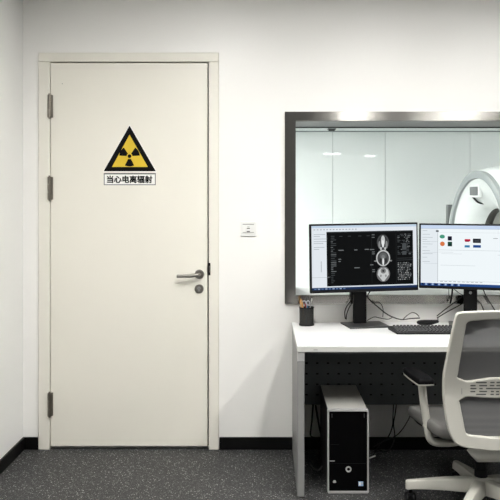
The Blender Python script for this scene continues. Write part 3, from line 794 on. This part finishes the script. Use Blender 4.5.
# seat
def seat_ring(z, ins, n=60):
    out = []
    for i in range(n):
        a = 2*PI*i/n; ca, sa = math.cos(a), math.sin(a); e = 8.0
        x = (.266-ins)*math.copysign(abs(ca)**(2/e), ca); y = (.27-ins)*math.copysign(abs(sa)**(2/e), sa)
        y0_ = y + .115
        drop = -.050*max(0, (y0_+.10)/.48)**1.4
        x *= 1 + .07*(y/.27)
        out.append((x, y0_, z + drop + .012*(x/.247)**2))
    return out
m = MB().loft([seat_ring(.372, .045), seat_ring(.372, .012), seat_ring(.385, 0), seat_ring(.412, .0), seat_ring(.424, .004), seat_ring(.430, .014), seat_ring(.433, .05), seat_ring(.430, .15), seat_ring(.428, .22)])
m.build('seat', M['fabric'], t, angle=70)
m = MB().loft([seat_ring(.352, .09), seat_ring(.358, .05), seat_ring(.3715, .03)]); m.build('seat_shell', M['black'], t, angle=60)

# arms
for s in (-1, 1):
    A = lambda x, y, z: (s*x, y, z)
    m = MB()
    pts = [(.276, 0, .608), (.268, .0, .52), (.250, -.0, .40), (.246, -.0, .366), (.236, 0, .338), (.212, 0, .322), (.15, 0, .320), (.09, 0, .328)]
    m.tube([A(x, y, z) for x, y, z in pts], lambda q_: .0180, n=18, sub=8, flat=1.0)
    m.v = [(x, y*1.25, z) for x, y, z in m.v]
    ap = m.build('armrest', M['chair'], t, angle=60)
    m = MB().tube([A(.252, 0, .402), A(.2515, 0, .396)], .0205, n=18, sub=1); m.build('joint_ring', M['chair'], ap)
    # pad outline in plan, toed out towards the front
    pl = [(-.030, -.125), (.028, -.125), (.036, -.11), (.037, -.02), (.034, .08), (.024, .125), (0, .137), (-.022, .125), (-.034, .09), (-.037, 0), (-.036, -.11)]
    ca, sa = math.cos(R(-8)), math.sin(R(-8))
    pl = [(x*ca - y*sa, x*sa + y*ca) for x, y in pl]
    pl = smooth_loop(pl, 3)
    def pr(z, k): return [(s*(.291 + x*k), y*k + .035, z) for x, y in pl]
    MB().loft([pr(.602, .88), pr(.605, .98), pr(.609, 1.0), pr(.612, 1.0)]).build('pad_support', M['chair'], ap, angle=50)
    MB().loft([pr(.6123, .97), pr(.616, 1.0), pr(.628, 1.0), pr(.636, .95), pr(.639, .80)]).build('arm_pad', M['black_matte'], ap, angle=60)

# mechanism, yoke, column, star base
m = MB().box(-.085, .085, -.10, .13, .300, .352); m.build('mechanism', M['black_matte'], t, bevel=.012, seg=3)
yk = []
for x, y, z, w_, h_ in ((0, -.20, .356, .125, .022), (0, -.195, .338, .112, .030), (0, -.17, .314, .090, .030), (0, -.10, .300, .080, .026), (0, -.04, .300, .060, .024)):
    yk.append([(x-w_/1, y, z+h_*.0), (x-w_*.75, y, z-h_*.8), (x+w_*.75, y, z-h_*.8), (x+w_, y, z), (x+w_*.9, y, z+h_*.4), (x-w_*.9, y, z+h_*.4)])
m = MB().loft(yk); m.build('back_yoke', M['chair'], t, bevel=.004, angle=50)
m = MB().lathe([(.0, .13), (.030, .13), (.030, .20), (.027, .202), (.027, .30), (0, .30)], n=28); m.build('column', M['black'], t)
m = MB().lathe([(0, .085), (.040, .085), (.048, .10), (.047, .145), (.040, .160), (.031, .165), (0, .165)], n=36); m.build('hub', M['chair'], t, angle=50)
def castor(t_, leg, tip):
    x, y = tip
    pin = MB().cyl((x, y, .055), (x, y, .092), .008, n=12); pin.box(x-.016, x+.016, y-.012, y+.020, .040, .058)
    c0 = pin.build('castor', M['black'], leg, bevel=.003)
    for s in (-1, 1):
        pass
    m = MB()
    for s in (-1, 1): m.lathe([(0, s*.006), (.027, s*.006), (.029, s*.010), (.029, s*.020), (.024, s*.024), (0, s*.024)], (x, y+.006, .029), 24, axis='x')
    m.m = [0]*len(m.f)
    m.v = [tuple(p) for p in m.v]
    # wheels merged with the fork: one castor mesh
    o = m.mesh('castor', M['black'])
    import bmesh
    bm = bmesh.new(); bm.from_mesh(c0.data); bm.from_mesh(o); bm.to_mesh(c0.data); bm.free(); bpy.data.meshes.remove(o)
for k in range(5):
    a = R(95 + 72*k); ca, sa = math.cos(a), math.sin(a); Lg = .345
    rings = []
    for q_, w_, zt_, zb_ in ((.03, .032, .158, .092), (.08, .031, .155, .093), (.16, .027, .146, .092), (.24, .023, .134, .088), (.31, .020, .123, .081), (.335, .019, .120, .077), (.345, .015, .116, .078)):
        sec = [(-w_, zb_), (-w_, (zb_+zt_)/2), (-w_*.72, zt_-.003), (0, zt_), (w_*.72, zt_-.003), (w_, (zb_+zt_)/2), (w_, zb_)]
        rings.append([(q_*ca - u*sa, q_*sa + u*ca, z) for u, z in sec])
    lg = MB().loft(rings).build('leg', M['chair'], t, bevel=.003, angle=40)
    castor(t, lg, (.322*ca, .322*sa))

# ------------------------------------------------------------------ cables
def cable(pts, r, label, name='cable', mt='cable', group=None):
    o = MB().tube(pts, r, n=8, sub=7).build(name, M[mt]); return tag(o, label, 'cable', group)
zt = DZ + .0045
def D2(px, py):                  # a point lying on the desktop
    Y = (1.45 - zt) * FPX / (py - 200); return ((px-265)*Y/FPX, Y, zt)
Yc = 4.20
cable([P(352, 292, Yc), P(351, 300, Yc), P(347, 306, Yc), P(344.8, 312, Yc), P(345.4, 319, Yc)], .0028, 'black cable looping out furthest left of the left monitor stand')
cable([P(354, 296, 4.195), P(352.5, 302, Yc), P(349, 308, Yc), P(346.8, 314, Yc), P(346.2, 319.5, Yc)], .0026, 'black cable running down close beside the left monitor stand')
cable([P(372, 289, 4.17), P(368, 295, Yc), P(370, 300, Yc), P(378, 307, Yc), P(386, 313.5, 4.18), P(394, 317.5, 4.15), P(402, 319.5, 4.14), P(411, 318.5, 4.14), P(420, 318, 4.12)], .0032, 'black cable sloping from the left monitor down to the cable hub')
cable([P(366, 296, 4.21), P(373, 302, 4.21), P(380, 303, 4.21), P(383, 309, 4.215), P(382.8, 317, 4.21)], .0020, 'thin dark cable arching behind the left monitor stand')
cable([P(367, 320.5, 4.14), P(374, 317, 4.16), P(380, 318, 4.15), P(388, 319.2, 4.13), P(393, 317, 4.15)], .0022, 'thin black cable lying across the left monitor base')
cable([P(403, 319.5, 4.13), P(407, 315.5, 4.14), P(412, 312.6, 4.15), P(416, 313.6, 4.15), P(419, 316.4, 4.13)], .0026, 'black cable making a small arch left of the cable hub')
cable([P(437, 316, 4.12), P(445, 309.5, 4.15), P(455, 302, 4.17), P(466, 294, 4.18)], .0030, 'upper black cable from the cable hub up to the right monitor stand')
cable([P(437, 318, 4.12), P(446, 312.5, 4.14), P(458, 306, 4.18), P(466, 301, 4.21)], .0030, 'lower black cable from the cable hub up to the right monitor stand')
cable([D2(418, 322), D2(424, 323.5), D2(431, 323.5), D2(437, 321.5), P(438, 318.5, 4.12)], .0026, 'black cable curled in front of the cable hub')
cable([D2(438, 319.5), D2(445, 320.2), D2(451, 321.5), D2(456, 326)], .0026, 'black cable lying right of the cable hub towards the chair')
cable([P(452.5, 287, 4.19), P(452, 294, 4.205), P(450.6, 302, 4.2), P(449.6, 303, 4.2)], .0050, 'thick black plug cable hanging under the right monitor')
cable([P(453, 288, 4.17), P(459, 293, 4.18), P(464, 295.5, 4.185)], .0018, 'thin cable drooping from under the right monitor to its stand')
cable([P(448.6, 287, 4.2), P(448.4, 300, 4.21)], .0014, 'thin grey cable hanging straight down under the right monitor', mt='cable_grey')
cable([P(482, 286, 4.16), P(486, 296, 4.2), P(491, 304, 4.2), P(496, 312, 4.19)], .0030, 'black cable right of the right monitor stand')
cable([P(477, 300, 4.17), P(481, 304, 4.2), P(484, 311, 4.19)], .0030, 'short black cable at the foot of the right monitor stand')
c = MB().tube([P(418.5, 317.6, 4.10), P(422, 318.2, 4.08), P(430, 317.6, 4.07), P(437, 316.6, 4.10)], lambda q_: .014 + .010*math.sin(PI*min(1, q_*1.05)), n=14, sub=5)
zm = 1.0
c.v = [(x, y, DZ + .014 + (z - DZ - .03)*.65) for x, y, z in c.v]
lo_ = min(v_[2] for v_ in c.v); c.v = [(x, y, z - lo_ + DZ + .010) for x, y, z in c.v]
tag(c.build('cable_hub', M['black']), 'black oval cable hub lying behind the keyboard', 'cable hub')
# supports the hub on the desk: cables under it
# under the desk
Yu = 4.20
cable([P(393.6, 404, Yu), P(393, 415, Yu), P(392.5, 426, Yu), P(388, 437, Yu), P(380, 444, 4.18), (P(372,448,4.1)[0], 4.1, .006)], .0032, 'dark cable hanging under the desk then bending left to the tower')
cable([P(396.5, 404, 4.19), P(395, 415, 4.19), P(393.5, 424, 4.19), P(394.8, 436, 4.15), P(392, 446, 4.05), P(386, 451.5, 3.98), P(375, 451, 3.92)], .0032, 'dark cable hanging under the desk and looping low behind the tower')
cable([P(412, 412, 4.0), P(407, 422, 4.05), P(401, 431, 4.08), P(394, 437, 4.1), P(384, 441, 4.1), P(373, 447, 4.05)], .0028, 'dark cable running from the chair seat side down to the tower', mt='cable')
cable([P(410, 413, 3.98), P(415, 420, 3.98), P(420, 424.5, 3.98), P(427, 428, 3.98)], .0034, 'black cable swinging under the front of the chair seat')
cable([P(313, 404, 4.20), P(312, 420, 4.2), P(310.5, 433, 4.2), P(312, 437, 4.2), P(318, 438, 4.18)], .0045, 'black cable hanging straight down left of the tower')
cable([P(315.5, 405, 4.19), P(317.5, 417, 4.18), P(319.5, 428, 4.16), P(322, 437, 4.14)], .0045, 'black cable slanting down behind the left side of the tower')
cable([(P(311,455,3.95)[0], 3.98, .006), (.262, 3.93, .006), (.285, 3.90, .006), (.31, 3.93, .02)], .0040, 'grey cable lying on the floor left of the tower', mt='cable_grey')
cable([P(369.5, 458, 3.66), P(373, 456.6, 3.68), P(375.2, 455.8, 3.7)], .0035, 'short silver grey cable end right of the tower', mt='silver')
